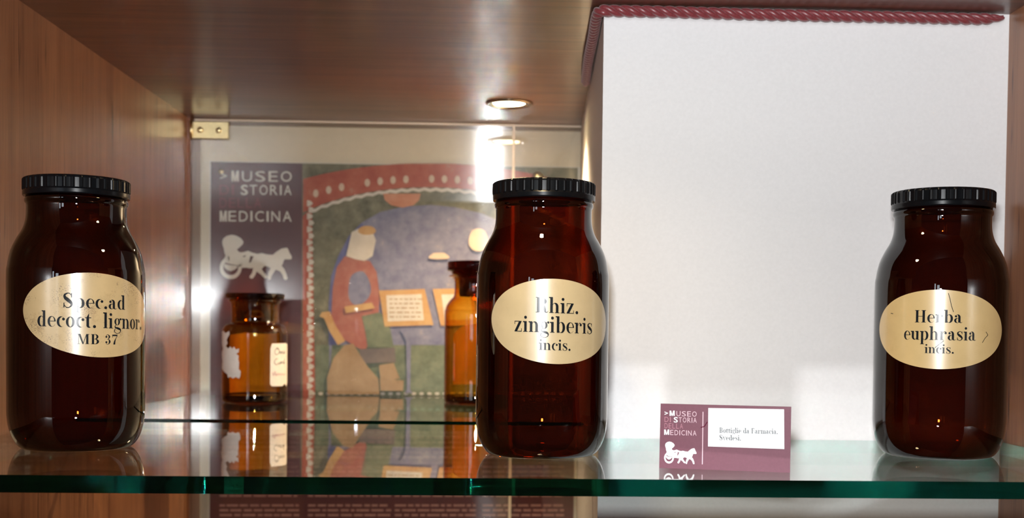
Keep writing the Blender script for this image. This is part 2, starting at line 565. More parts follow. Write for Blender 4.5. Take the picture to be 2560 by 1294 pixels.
def P_ring(o, i, a0=0, a1=360, n=30, t0=None, t1=None):
    """band between outer ellipse o=(cx,cy,rx,ry) and inner i; t0/t1 taper its ends (degrees)"""
    out = []
    prev = None
    for k in range(n + 1):
        d = a0 + (a1 - a0) * k / n
        a = math.radians(d)
        p = (o[0] + o[2] * math.cos(a), o[1] + o[3] * math.sin(a))
        q = (i[0] + i[2] * math.cos(a), i[1] + i[3] * math.sin(a))
        w = 1.0
        if t1 and d > a1 - t1: w = max(0.22, (a1 - d) / t1)
        if t0 and d < a0 + t0: w = min(w, max(0.22, (d - a0) / t0))
        q = (p[0] + (q[0] - p[0]) * w, p[1] + (q[1] - p[1]) * w)
        if prev: out.append([prev[0], p, q, prev[1]])
        prev = (p, q)
    return out


def P_stroke(pts, sub=6):
    """ribbon through (x, y, width)"""
    P = []
    n = len(pts)
    for i in range(n - 1):
        p0, p1, p2, p3 = pts[max(i - 1, 0)], pts[i], pts[i + 1], pts[min(i + 2, n - 1)]
        for s in range(sub):
            t = s / sub
            P.append(tuple(0.5 * (2 * p1[a] + (-p0[a] + p2[a]) * t + (2 * p0[a] - 5 * p1[a] + 4 * p2[a] - p3[a]) * t * t
                                  + (-p0[a] + 3 * p1[a] - 3 * p2[a] + p3[a]) * t ** 3) for a in range(3)))
    P.append(tuple(pts[-1]))
    L = []
    for k, (x, y, w) in enumerate(P):
        a, b = P[max(k - 1, 0)], P[min(k + 1, len(P) - 1)]
        dx, dy = b[0] - a[0], b[1] - a[1]
        d = math.hypot(dx, dy) or 1
        w = max(w, 0.03)
        L.append(((x - dy / d * w / 2, y + dx / d * w / 2), (x + dy / d * w / 2, y - dx / d * w / 2)))
    return [[L[k][0], L[k][1], L[k + 1][1], L[k + 1][0]] for k in range(len(L) - 1)]


def flag(x, y): return [[(x - 0.13, y), (x + 0.02, y), (x + 0.02, y - 0.14), (x - 0.13, y - HL * 1.3)]]


def foot(x0, x1): return P_box(x0 - 0.1, 0, x1 + 0.1, HL)


def g_n(h=1.0):
    p = P_box(.12, 0, .38, h) + flag(.12, h) + foot(.12, .38)
    p += P_ring((.62, .62, .32, .38), (.52, .62, .16, .30), 0, 165, 18) + P_box(.68, 0, .94, .63) + foot(.68, .94)
    return p


def g_i(): return P_box(.12, 0, .38, 1) + flag(.12, 1) + foot(.12, .38) + P_circ(.25, 1.36, .145)


def g_d():
    return (P_ring((.42, .5, .39, .52), (.50, .5, .20, .46)) + P_box(.63, 0, .89, 1.55) + flag(.63, 1.55) + P_box(.8, 0, 1.0, HL))


def flipx(p, w): return [[(w - x, y) for x, y in q] for q in p]


def flipxy(p, w, h): return [[(w - x, h - y) for x, y in q] for q in p]


def g_s(): return (P_stroke([(.66, .80, .04), (.56, .95, .06), (.38, .99, .07), (.17, .87, .14), (.20, .68, .22), (.40, .52, .26),
                             (.60, .36, .22), (.66, .18, .14), (.50, .02, .07), (.28, .01, .06), (.12, .2, .04)])
                   + P_box(.62, .70, .69, 1.0) + P_box(.08, 0, .15, .32))


def g_S(): return [[(x * 1.35, y * 1.52) for x, y in q] for q in g_s()]


def H_serif(x0, x1): return P_box(x0 - .12, 0, x1 + .12, HL) + P_box(x0 - .12, 1.5 - HL, x1 + .12, 1.5)


GL = {
    'i': (g_i, .52), 'n': (g_n, 1.08), 'h': (lambda: g_n(1.55), 1.08), 'd': (g_d, 1.04), 's': (g_s, .80), 'S': (g_S, 1.1),
    'u': (lambda: flipxy(g_n(), 1.06, 1.0)[0:1] + P_box(.12, .37, .38, 1) + flag(.12, 1) + P_ring((.44, .38, .32, .38), (.54, .38, .16, .30), 180, 345, 18) + P_box(.68, 0, .94, 1) + flag(.68, 1) + P_box(.9, 0, 1.04, HL), 1.08),
    'm': (lambda: g_n() + P_ring((1.18, .62, .32, .38), (1.08, .62, .16, .30), 0, 165, 18) + P_box(1.24, 0, 1.5, .63) + foot(1.24, 1.5), 1.64),
    'l': (lambda: P_box(.12, 0, .38, 1.55) + flag(.12, 1.55) + foot(.12, .38), .52),
    'r': (lambda: P_box(.12, 0, .38, 1) + flag(.12, 1) + foot(.12, .38) + P_ring((.62, .66, .25, .34), (.60, .66, .20, .27), 40, 165, 12) + P_circ(.72, .80, .13), .88),
    'o': (lambda: P_ring((.46, .5, .43, .52), (.46, .5, .18, .46)), .92),
    'c': (lambda: P_ring((.45, .5, .42, .52), (.56, .5, .28, .46), 45, 325, 30, None, 70) + P_circ(.70, .76, .14), .84),
    'e': (lambda: P_ring((.45, .5, .42, .52), (.50, .5, .22, .46), 0, 325, 34, None, 80) + P_box(.24, .5, .80, .5 + HL), .88),
    'a': (lambda: P_box(.48, .10, .74, .70) + P_ring((.44, .68, .30, .34), (.34, .68, .14, .28), 0, 150, 16) + P_circ(.22, .78, .13)
          + P_ring((.34, .28, .32, .30), (.40, .28, .14, .25), 60, 320, 20) + P_stroke([(.62, .12, .2), (.72, .04, .1), (.86, .03, .05), (.94, .1, .03)]), .96),
    'b': (lambda: flipx(P_ring((.42, .5, .39, .52), (.50, .5, .20, .46)), 1.02) + P_box(.12, 0, .38, 1.55) + flag(.12, 1.55), 1.04),
    'p': (lambda: flipx(P_ring((.42, .5, .39, .52), (.50, .5, .20, .46)), 1.02) + P_box(.12, -.5, .38, 1) + flag(.12, 1) + P_box(.02, -.5, .48, -.5 + HL), 1.04),
    't': (lambda: P_box(.14, .2, .40, 1.0) + [[(.14, .98), (.40, 1.42), (.40, .98)]] + P_box(0, 1 - HL * 1.2, .62, 1) + P_ring((.40, .22, .26, .24), (.53, .25, .13, .20), 180, 335, 14, None, 60), .68),
    'z': (lambda: P_box(.05, 1 - .07, .8, 1) + [[(.52, .95), (.80, .95), (.34, .05), (.05, .05)]] + P_box(.05, 0, .82, .07) + P_box(.05, .70, .11, 1) + P_box(.76, 0, .82, .32), .90),
    'g': (lambda: P_ring((.42, .67, .34, .35), (.42, .67, .13, .31)) + P_circ(.84, .93, .11) + P_stroke([(.66, .9, .05), (.74, .97, .05), (.84, .99, .05)])
          + P_stroke([(.30, .36, .06), (.16, .24, .08), (.20, .10, .14), (.46, .03, .20), (.72, -.05, .20), (.84, -.2, .12), (.74, -.40, .06), (.45, -.48, .05), (.16, -.40, .06), (.08, -.22, .09), (.20, -.02, .06)]), .94),
    'v': (lambda: [[(.02, 1), (.30, 1), (.58, 0), (.46, 0)], [(.50, 0), (.57, 0), (.90, 1), (.82, 1)]] + P_box(-.06, 1 - HL, .40, 1) + P_box(.68, 1 - HL, 1.0, 1), .96),
    '.': (lambda: P_circ(.2, .12, .155), .44),
    ' ': (lambda: [], .55),
    'H': (lambda: P_box(.16, 0, .44, 1.5) + P_box(.92, 0, 1.20, 1.5) + P_box(.44, .72, .92, .72 + HL) + H_serif(.16, .44) + H_serif(.92, 1.20), 1.38),
    'R': (lambda: P_box(.16, 0, .44, 1.5) + H_serif(.16, .44) + P_ring((.62, 1.11, .46, .39), (.58, 1.11, .22, .33), -90, 90, 20) + P_box(.44, 1.44, .63, 1.5) + P_box(.44, .72, .63, .78)
          + P_stroke([(.62, .76, .1), (.82, .64, .22), (.90, .34, .27), (.98, .08, .16), (1.18, .06, .05), (1.24, .2, .03)]), 1.26),
    'M': (lambda: P_box(.18, 0, .24, 1.5) + P_box(.06, 0, .38, HL) + P_box(.02, 1.5 - HL, .3, 1.5) + [[(.18, 1.5), (.46, 1.5), (.86, 0), (.70, 0)], [(.72, 0), (.80, 0), (1.26, 1.5), (1.18, 1.5)]]
          + P_box(1.16, 0, 1.44, 1.5) + P_box(1.04, 0, 1.56, HL) + P_box(1.2, 1.5 - HL, 1.56, 1.5), 1.66),
    'B': (lambda: P_box(.16, 0, .44, 1.5) + P_box(.04, 0, .6, HL) + P_box(.04, 1.5 - HL, .6, 1.5) + P_ring((.60, 1.13, .40, .37), (.56, 1.13, .18, .31), -90, 90, 20)
          + P_ring((.60, .40, .48, .40), (.56, .40, .22, .34), -90, 90, 20) + P_box(.44, .74, .62, .80), 1.2),
    'F': (lambda: P_box(.16, 0, .44, 1.5) + foot(.16, .44) + P_box(.04, 1.5 - HL, 1.02, 1.5) + P_box(.44, .72, .78, .78) + P_box(.96, 1.08, 1.02, 1.5) + P_box(.74, .56, .8, .94), 1.12),
    '3': (lambda: P_circ(.2, 1.14, .14) + P_stroke([(.12, 1.2, .06), (.28, 1.44, .06), (.48, 1.44, .10), (.62, 1.16, .22), (.48, .84, .08), (.32, .78, .05)])
          + P_stroke([(.32, .78, .05), (.54, .74, .10), (.66, .42, .25), (.52, .08, .10), (.28, .04, .06), (.12, .28, .06)]) + P_circ(.2, .34, .14), .92),
    '7': (lambda: P_box(.08, 1.28, .82, 1.5) + P_box(.06, 1.05, .12, 1.5) + P_stroke([(.78, 1.34, .05), (.58, .9, .09), (.42, .5, .2), (.36, .12, .27), (.36, 0, .26)]), .90),
}


def text_polys(s, gap=0.06):
    out = []
    x = 0.0
    for ch in s:
        f, adv = GL[ch]
        for q in f(): out.append([(a + x, b) for a, b in q])
        x += adv + gap
    xs = [a for q in out for a, b in q]
    x0, x1 = min(xs), max(xs)
    return [[((a - x0) / (x1 - x0), b) for a, b in q] for q in out]      # width normalised to 1, x-height = 1


def polys_bm(polys, fn, cuts=None):
    """flat polygons (u, v) -> mesh; cut along u so that it can follow a curve; fn(u, v) -> 3D point"""
    bm = bmesh.new()
    for k, q in enumerate(polys):
        vs = [bm.verts.new((a, b, (k % 10) * 5e-6)) for a, b in q]      # overlapping strokes lie a few microns apart, like layers of ink
        if len(q) <= 4 or len(q) == 14:
            try: bm.faces.new(vs)
            except ValueError: pass
        else:
            for t in tessellate_polygon([[Vector((a, b, 0)) for a, b in q]]):
                try: bm.faces.new([vs[i] for i in t])
                except ValueError: pass
    if cuts:
        for c in cuts:
            bmesh.ops.bisect_plane(bm, geom=bm.verts[:] + bm.edges[:] + bm.faces[:], plane_co=(c, 0, 0), plane_no=(1, 0, 0), dist=1e-7)
    for f in bm.faces:
        if f.normal.z < 0: f.normal_flip()
    lift = [v.co.z for v in bm.verts]
    for v in bm.verts:
        v.co = fn(v.co.x, v.co.y)
    bm.normal_update()
    nn = [v.normal.copy() for v in bm.verts]
    for v, n_, h in zip(bm.verts, nn, lift):
        v.co += n_ * h
    return bm


# ------------------------------------------------------------------ tall pharmacy jars
JAR_PROF = [(0.0, 0.0022), (0.030, 0.0016), (0.0372, 0.0003), (0.0392, 0.0), (0.0428, 0.0022), (0.0466, 0.0080), (0.0492, 0.0155), (0.0505, 0.0245), (0.0508, 0.034),
            (0.0508, 0.075), (0.0508, 0.130), (0.0501, 0.1400), (0.0478, 0.1515), (0.0437, 0.1608), (0.0396, 0.1680), (0.0375, 0.1745),
            (0.0368, 0.1805), (0.0368, 0.1876), (0.0378, 0.1892), (0.0379, 0.1912), (0.0372, 0.1930), (0.0366, 0.1950), (0.0366, 0.2040)]
JR = 0.0508


def jar_body_bm():
    outer = smooth_profile(JAR_PROF, 3, keep=(3, 17))
    bm = bmesh.new()
    add_lathe(bm, outer, 112)
    bmesh.ops.recalc_face_normals(bm, faces=bm.faces)
    return bm


def cap_bm():
    prof = [(0.0, 0.2080), (0.0362, 0.2080), (0.0379, 0.2076), (0.0386, 0.2068), (0.0389, 0.2056), (0.0389, 0.1985), (0.0390, 0.1978), (0.0393, 0.1972), (0.0393, 0.1946), (0.0390, 0.1938), (0.0372, 0.1936), (0.0, 0.1950)]
    prof = prof[::-1]
    ribs = 40
    n = ribs * 8

    def rf(k, r, i):
        z = prof[k][1]
        if 0.1984 < z < 0.2070 and r > 0.038:
            ph = i % 8
            return r + (0.0007 if ph in (0,) else (0.00045 if ph in (1, 7) else -0.0002))
        return r
    # prof is upside down above; build upward
    bm = add_lathe(bmesh.new(), prof, n, rfun=rf)
    bmesh.ops.recalc_face_normals(bm, faces=bm.faces)
    return bm


JARBODY = jar_body_bm()
JARCAP = cap_bm()


def jar(loc, label, axis_px, rpx, yrow, lab, lines, tilt, mat, marks=()):
    """lab = (left px, right px, centre y px, half height px); lines = (text, x0, x1, baseline, x-height) in photo pixels of that jar"""
    x, y = loc
    root = empty('pharmacy_jar', (x, y, ZS), label, 'jar')
    view = math.atan2(x - CAM.x, y - CAM.y)            # the side facing the camera
    obj('glass_body', JARBODY.copy(), M['amber_dark'], root, True)
    cb = JARCAP.copy()
    bmesh.ops.rotate(cb, verts=cb.verts, cent=(0, 0, 0), matrix=Matrix.Rotation(random.uniform(0, 0.3), 3, 'Z'))
    obj('cap', cb, M['cap'], root)
    pxm = JR / rpx                                     # metres per pixel at the axis
    dist = math.hypot(x, y) * R2.y

    def U(px): return math.asin(max(-0.995, min(0.995, (px - axis_px) / rpx))) * JR

    def Vv(px, py):
        p = at_y(px, py, y - JR * 0.92 * math.cos(view) * math.cos(U(px) / JR))
        return p.z - ZS
    u0, u1 = U(lab[0]), U(lab[1])
    uc, hw = (u0 + u1) / 2, (u1 - u0) / 2
    vc = Vv((lab[0] + lab[1]) / 2, lab[2])
    hh = Vv(lab[4], lab[2] - lab[3]) - vc
    ct, st = math.cos(tilt), math.sin(tilt)

    def wrap(r):
        def fn(u, v):                                  # u to the right as seen from outside, v up
            a = view + 0.0
            th = u / JR
            # outward direction towards the viewer is (-sin view, -cos view)
            dx, dy = -math.sin(a), -math.cos(a)
            rx_, ry_ = -dy, dx                         # to the viewer's right
            return (r * (dx * math.cos(th) + rx_ * math.sin(th)), r * (dy * math.cos(th) + ry_ * math.sin(th)), v)
        return fn

    def rot(u, v): return (uc + (u * ct + v * st), vc + (-u * st + v * ct))
    bm = bmesh.new()
    fn = wrap(JR + 0.00025)
    n, mrow = 72, 14
    rows = []
    for i in range(n + 1):
        u = -math.cos(PI * i / n) * hw
        e = hh * max(0.0, 1 - abs(u / hw) ** 1.95) ** (1 / 1.95)
        rows.append([bm.verts.new(fn(*rot(u, -e + 2 * e * k / mrow))) for k in range(mrow + 1)])
    for i in range(n):
        for k in range(mrow):
            bm.faces.new((rows[i][k], rows[i + 1][k], rows[i + 1][k + 1], rows[i][k + 1]))
    bmesh.ops.remove_doubles(bm, verts=bm.verts, dist=1e-7)
    bmesh.ops.recalc_face_normals(bm, faces=bm.faces)
    lo_ = obj('paper_label', bm, mat, root, True)
    polys = []
    for (s, x0, x1, yb, xh, slope) in lines:
        a, b = U(x0), U(x1)
        xm = (x0 + x1) / 2
        vb = Vv(xm, yb)
        k = Vv(xm, yb - xh) - vb
        for q in text_polys(s):
            polys.append([(a + (b - a) * p[0], vb + k * p[1] - slope * (p[0] - 0.5) * (b - a)) for p in q])
    cuts = [uc - hw + 2 * hw * i / 70 for i in range(71)]
    obj('lettering', polys_bm(polys, wrap(JR + 0.0004), cuts), M['ink'], lo_, True)
    if marks:
        for mk in marks:
            polys = []
            pts = [(U(a), Vv(a, b)) for a, b in mk]
            for p, q in zip(pts[:-1], pts[1:]):
                dx, dy = q[0] - p[0], q[1] - p[1]
                d = math.hypot(dx, dy)
                nx, ny = -dy / d * 0.00022, dx / d * 0.00022
                polys.append([(p[0] + nx, p[1] + ny), (p[0] - nx, p[1] - ny), (q[0] - nx, q[1] - ny), (q[0] + nx, q[1] + ny)])
            obj('scratch', polys_bm(polys, wrap(JR + 0.0004), cuts), M['ink'], lo_)
    return root


jar((-0.3263, 0.9480), 'tall amber jar at the far left with stained oval label lettered Spec. ad decoct. lignor.', 195, 175, 790,
    (67, 367.5, 787, 105, 235),
    [('Spec.ad', 163, 311.5, 770.5, 23.5, .02), ('decoct. lignor.', 102, 354.5, 819, 25.5, .02), ('MB 37', 195, 292.5, 860, 16.6, .015)], 0.075, M['label_a'])
jar((0.0360, 0.9240), 'tall amber jar in the middle with oval label lettered Rhiz. zingiberis incis.', 1356, 167, 803,
    (1232, 1512.5, 803, 106, 1372),
    [('Rhiz.', 1339.5, 1441, 782.5, 25.5, .02), ('zingiberis', 1289.5, 1475.7, 831, 26.5, .02), ('incis.', 1348, 1423.5, 874.8, 17.8, .02)], 0.045, M['label_b'])
jar((0.3522, 0.9400), 'tall amber jar at the far right with oval label lettered Herba euphrasia incis.', 2352, 168, 823,
    (2202.5, 2498, 823, 99, 2350),
    [('Herba', 2291.5, 2403, 806, 20.5, .004), ('euphrasia', 2266, 2435.5, 849.5, 22, .004), ('incis.', 2316, 2384.5, 882.5, 15, .004)], 0.012, M['label_c'],
    marks=[[(2369, 733), (2373, 747), (2377, 765), (2382, 780)], [(2459, 829), (2464, 837), (2457, 845), (2451, 856)], [(2361, 851), (2350, 860), (2340, 869)], [(2232, 782), (2238, 783)]])

# ------------------------------------------------------------------ small amber bottles
def bottle_parts(root, outer, inner, stop, seg=80):
    outer, inner, stop = [[(r * .981, z * .981) for r, z in q] for q in (outer, inner, stop)]
    b = bmesh.new()
    add_lathe(b, outer, seg)
    bmesh.ops.recalc_face_normals(b, faces=b.faces)
    obj('glass_body', b, M['amber_light'], root, True)
    rb = max(r for r, z in outer) - .0012
    b = add_lathe(bmesh.new(), [(0, .0030), (.030, .0024), (rb - .004, .0010), (rb - .0012, .0022), (rb, .0060), (rb - .0008, .0098), (rb - .006, .0082), (0, .0078)], seg)
    bmesh.ops.recalc_face_normals(b, faces=b.faces)
    tag(obj('thick_base', b, M['amber_solid'], root, True), 'thick nearly black glass base')
    b = add_lathe(bmesh.new(), stop, seg)
    bmesh.ops.recalc_face_normals(b, faces=b.faces)
    return obj('stopper', b, M['amber_solid'], root, True)


def cyl_map(view, r):
    dx, dy = -math.sin(view), -math.cos(view)
    return lambda u, v: (r * (dx * math.cos(u / r) - dy * math.sin(u / r)), r * (dy * math.cos(u / r) + dx * math.sin(u / r)), v)


# left one: wide neck, flat stopper, torn white label remains
BX, BY, BR = -0.3020, 1.5190, 0.0402
b1 = empty('amber_bottle', (BX, BY, ZR), 'short wide-necked amber bottle with torn white labels, left of the poster picture', 'bottle')
o1 = smooth_profile([(0, .0025), (.030, .0018), (.0375, 0), (.0398, .002), (.0410, .006), (.0410, .05), (.0410, .0860), (.0404, .0915), (.0385, .0965), (.0350, .0995), (.0312, .1012), (.0296, .1035),
                     (.0296, .110), (.0300, .1240), (.0312, .1270), (.0330, .1285), (.0330, .1305), (.0310, .1318)], 3, keep=(2, 3))
i1 = smooth_profile([(.0262, .1318), (.0258, .112), (.0258, .1010), (.0290, .0972), (.0345, .0945), (.0375, .0890), (.0382, .084), (.0382, .05), (.0382, .012), (.0370, .0085), (.033, .0070), (0, .0075)], 3, keep=(1, 2))
s1 = bottle_parts(b1, o1, i1, [(0, .1290), (.0195, .1290), (.0190, .1050), (.0205, .1030), (.0225, .1030), (.0240, .1045), (.0254, .1310), (.0262, .1325), (.0360, .1322), (.0370, .1332), (.0370, .1375), (.0362, .1388), (0, .1392)])
v1 = math.atan2(BX, BY)
mp = cyl_map(v1, BR + .0003)


def bu(px, ax=635.5, rp=80.0): return math.asin(max(-.99, min(.99, (px - ax) / rp))) * BR


def bv(py): return at_y(640, py, BY - BR * .9).z - ZR


rag = [(556, 830), (560, 828), (566, 833), (574, 828), (575, 836), (571, 843), (568, 850), (570, 858), (566, 866), (572, 872), (577, 866), (582, 872), (586, 866), (590, 874), (598, 871), (597, 880),
       (591, 884), (597, 889), (596, 897), (598, 906), (597, 922), (602, 928), (601, 940), (598, 946), (590, 942), (584, 946), (577, 942), (572, 945), (570, 936), (562, 930), (557, 922), (558, 905), (556, 886), (559, 872), (556, 858)]
cuts = [bu(556) + (bu(714) - bu(556)) * i / 60 for i in range(61)]
added_back = [(-.035, .0115), (.035, .0105), (.037, .050), (.035, .084), (.012, .087), (-.010, .0855), (-.032, .0865), (-.037, .06)]
obj('paper_label', polys_bm([added_back], cyl_map(v1 + PI, BR + .0003), [-.036 + .072 * i / 40 for i in range(41)]), M['old_white'], b1)  # sheet added behind the bottle so its amber glass looks brightly lit
obj('label_remnant', polys_bm([[(bu(a), bv(b)) for a, b in rag][::-1]], mp, cuts), M['old_white'], b1)
lb = [(676, 858), (710, 857), (713.5, 860), (714, 958), (712, 968), (708, 960), (702, 966), (676, 965), (672, 960), (672.5, 870)]
wl = obj('paper_label', polys_bm([[(bu(a), bv(b)) for a, b in lb][::-1]], mp, cuts), M['old_white'], b1)
mp2 = cyl_map(v1, BR + .0005)


def script(strokes, w):
    out = []
    for st_ in strokes:
        out += P_stroke([(bu(a), bv(b), w) for a, b in st_], 5)
    return out


def P_stroke_raw(pts, w, sub=5):
    out = []
    n = len(pts)
    L = []
    for i in range(n - 1):
        p0, p1, p2, p3 = pts[max(i - 1, 0)], pts[i], pts[i + 1], pts[min(i + 2, n - 1)]
        for s in range(sub):
            t = s / sub
            L.append(tuple(0.5 * (2 * p1[a] + (-p0[a] + p2[a]) * t + (2 * p0[a] - 5 * p1[a] + 4 * p2[a] - p3[a]) * t * t
                                  + (-p0[a] + 3 * p1[a] - 3 * p2[a] + p3[a]) * t ** 3) for a in range(2)))
    L.append(pts[-1])
    for a, b in zip(L[:-1], L[1:]):
        dx, dy = b[0] - a[0], b[1] - a[1]
        d = math.hypot(dx, dy) or 1e-9
        nx, ny = -dy / d * w / 2, dx / d * w / 2
        out.append([(a[0] + nx, a[1] + ny), (a[0] - nx, a[1] - ny), (b[0] - nx, b[1] - ny), (b[0] + nx, b[1] + ny)])
    return out


def cursive(strokes, w): return [q for s in strokes for q in P_stroke_raw([(bu(a), bv(b)) for a, b in s], w)]


wr = cursive([[(690, 868), (684, 874), (684, 884), (690, 885), (694, 877), (691, 869), (687, 870), (692, 874)], [(694, 884), (696, 877), (698, 884), (700, 877), (703, 884), (705, 876), (707, 884), (709, 877)],
              [(690, 896), (685, 898), (682, 906), (687, 911), (693, 907)], [(696, 904), (693, 909), (697, 909), (698, 903), (699, 909), (701, 904), (703, 905), (704, 909), (707, 896), (705, 909), (709, 905)]], .00055)
obj('lettering', polys_bm(wr, mp2, cuts), M['ink'], wl)
wr = cursive([[(678, 930), (680, 938), (684, 928), (685, 937), (688, 933), (686, 938), (690, 937), (691, 933), (693, 938), (696, 933), (698, 938), (702, 934), (704, 938), (709, 935)]], .0005)
tag(obj('lettering', polys_bm(wr, mp2, cuts), M['rose_print'], wl), 'faded red handwriting')

# right one: taller, half hidden by the middle jar
CX, CY, CR = -0.0243, 1.5470, 0.0416
b2 = empty('amber_bottle', (CX, CY, ZR), 'taller amber bottle with round stopper, half hidden behind the middle jar', 'bottle')
o2 = smooth_profile([(0, .0025), (.031, .0018), (.0390, 0), (.0412, .002), (.0424, .006), (.0424, .06), (.0424, .1150), (.0418, .1210), (.0398, .1275), (.0350, .1345), (.0312, .1385), (.0300, .1430),
                     (.0298, .150), (.0302, .1600), (.0330, .1640), (.0366, .1648), (.0368, .1662), (.0345, .1672)], 3, keep=(2, 3))
i2 = smooth_profile([(.0262, .1672), (.0258, .150), (.0262, .1400), (.0310, .1345), (.0360, .1270), (.0388, .1205), (.0394, .113), (.0394, .06), (.0394, .012), (.038, .0085), (.034, .0070), (0, .0075)], 3, keep=(1, 2))
bottle_parts(b2, o2, i2, [(0, .1660), (.0195, .1650), (.0190, .1412), (.0205, .1390), (.0225, .1390), (.0236, .1410), (.0256, .1665), (.0340, .1690), (.0345, .1722), (.0385, .1726), (.0394, .1740), (.0394, .1825), (.0380, .1845), (0, .1850)])
v2 = math.atan2(CX, CY)
mb = cyl_map(v2 + PI, CR + .0003)
q = []
for k in range(25):
    a = PI * k / 24
    q.append((.034 * math.cos(a), .082 + .020 * math.sin(a)))
q += [(-.034, .022), (.034, .022)]
obj('paper_label', polys_bm([q[::-1]], mb, [-.034 + .068 * i / 30 for i in range(31)]), M['old_white'], b2)

# ------------------------------------------------------------------ museum card on the shelf
c0 = Vector((0.1151, 0.8322, ZS))
c1 = Vector((0.2015, 0.8090, ZS))
ux = (c1 - c0).normalized()
CW = (c1 - c0).length
CH = 0.0449
card = empty('exhibit_card', (c0 + c1) / 2, 'small burgundy caption card with white paper inset standing on the shelf', 'card', rz=math.atan2(ux.y, ux.x))
LEAN = math.radians(4)


def cmap(depth):
    def fn(u, v):       # u, v in 0..1 from the card's top left
        h = CH * (1 - v)
        return ((u - 0.5) * CW, -depth + h * math.sin(LEAN), h * math.cos(LEAN))
    return fn


def cuv(px, py):
    v = (py - (1007 + (px - 1652) * 0.0290)) / 163.0
    u = (px - (1652 - v * 4)) / 326.5
    return (u, v)


cb = bmesh.new()
f0, f1 = cmap(0), cmap(-0.0012)
vs = [cb.verts.new(f(u, v)) for f in (f0, f1) for u, v in ((0, 1), (1, 1), (1, 0), (0, 0))]
for qd in ((0, 1, 2, 3), (7, 6, 5, 4), (4, 5, 1, 0), (5, 6, 2, 1), (6, 7, 3, 2), (7, 4, 0, 3)):
    cb.faces.new([vs[i] for i in qd])
obj('panel', cb, M['burgundy'], card)
# fold-back foot that props the card up
fb = bmesh.new()
hv = [(-.5, .97), (.5, .97), (.5, .99), (-.5, .99)]
p = [Vector((-.40 * CW, .0018 + CH * math.sin(LEAN) * .9, CH * .9)), Vector((.40 * CW, .0018 + CH * math.sin(LEAN) * .9, CH * .9)), Vector((.40 * CW, .024, 0.0)), Vector((-.40 * CW, .024, 0.0))]
nn = Vector((0, .0006, .0004))
a = [fb.verts.new(x) for x in p]
b = [fb.verts.new(x + nn) for x in p]
fb.faces.new(a); fb.faces.new(b[::-1])
for i in range(4): fb.faces.new((a[i], b[i], b[(i + 1) % 4], a[(i + 1) % 4]))
bmesh.ops.recalc_face_normals(fb, faces=fb.faces)
obj('back_prop', fb, M['burgundy'], card)
pa = [cuv(1773, 1018.5), cuv(1961, 1022.5), cuv(1961, 1121), cuv(1772, 1115)]
paper_o = obj('paper_inset', polys_bm([pa[::-1]], cmap(.00025)), M['white_paper'], card)


def text_flat(s, x0, x1, yb, xh, slope):
    out = []
    for q in text_polys(s, .04):
        out.append([cuv(x0 + (x1 - x0) * a, yb - xh * b + slope * a * (x1 - x0)) for a, b in q])
    return out


HL = 0.15
obj('lettering', polys_bm(text_flat('Bottiglie da Farmacia.', 1801, 1945, 1080.5, 8.6, .022) + text_flat('Svedesi.', 1801, 1854, 1099, 8.6, .02), cmap(.00045)), M['grey_ink'], paper_o)


def sans(s, bold):
    if bold and s == 'M':           # heavy initial
        return [[(0, 0), (.25, 0), (.25, 1), (0, 1)], [(.75, 0), (1, 0), (1, 1), (.75, 1)], [(0.02, 1), (.30, 1), (.58, .0), (.42, .0)], [(.70, 1), (.98, 1), (.58, .0), (.42, .0)]]
    if bold and s == '>':
        return [[(0, 1), (0, .74), (.70, .5), (1, .5), (1, .58)], [(0, 0), (0, .26), (.70, .5), (1, .5), (1, .42)]]
    cu = bpy.data.curves.new('lettering', 'FONT')
    cu.body = s
    cu.offset = 0.018 if bold else 0.0
    cu.resolution_u = 3
    t = bpy.data.objects.new('lettering', cu)
    COL.objects.link(t)
    dg = bpy.context.evaluated_depsgraph_get()
    me = bpy.data.meshes.new_from_object(t.evaluated_get(dg))
    bpy.data.objects.remove(t)
    bpy.data.curves.remove(cu)
    P = [[(me.vertices[i].co.x, me.vertices[i].co.y) for i in pl.vertices] for pl in me.polygons]
    bpy.data.meshes.remove(me)
    xs = [a for q in P for a, b in q]
    ys = [b for q in P for a, b in q]
    x0, x1, y0, y1 = min(xs), max(xs), min(ys), max(ys)
    return [[((a - x0) / (x1 - x0), (b - y0) / (y1 - y0)) for a, b in q] for q in P]


def word(s, x0, x1, yt, yb, slope, uvf, bold=False, widths=None):
    """letters spread evenly between x0 and x1 (photo pixels)"""
    wd_ = {'I': .22, 'M': 1.15, 'O': 1.08, '>': 1.0, 'E': .9, 'L': .85, 'T': 1.0}
    ws = [wd_.get(c, 1.0) for c in s]
    gap = .32 if len(s) > 1 else 0
    tot = sum(ws) + gap * (len(s) - 1)
    k = (x1 - x0) / tot
    x = x0
    out = []
    for c, w in zip(s, ws):
        ys = slope * (x - x0)
        for q in sans(c, bold):
            out.append([uvf(x + a * w * k, yb + ys - b * (yb - yt)) for a, b in q])
        x += (w + gap) * k
    return out


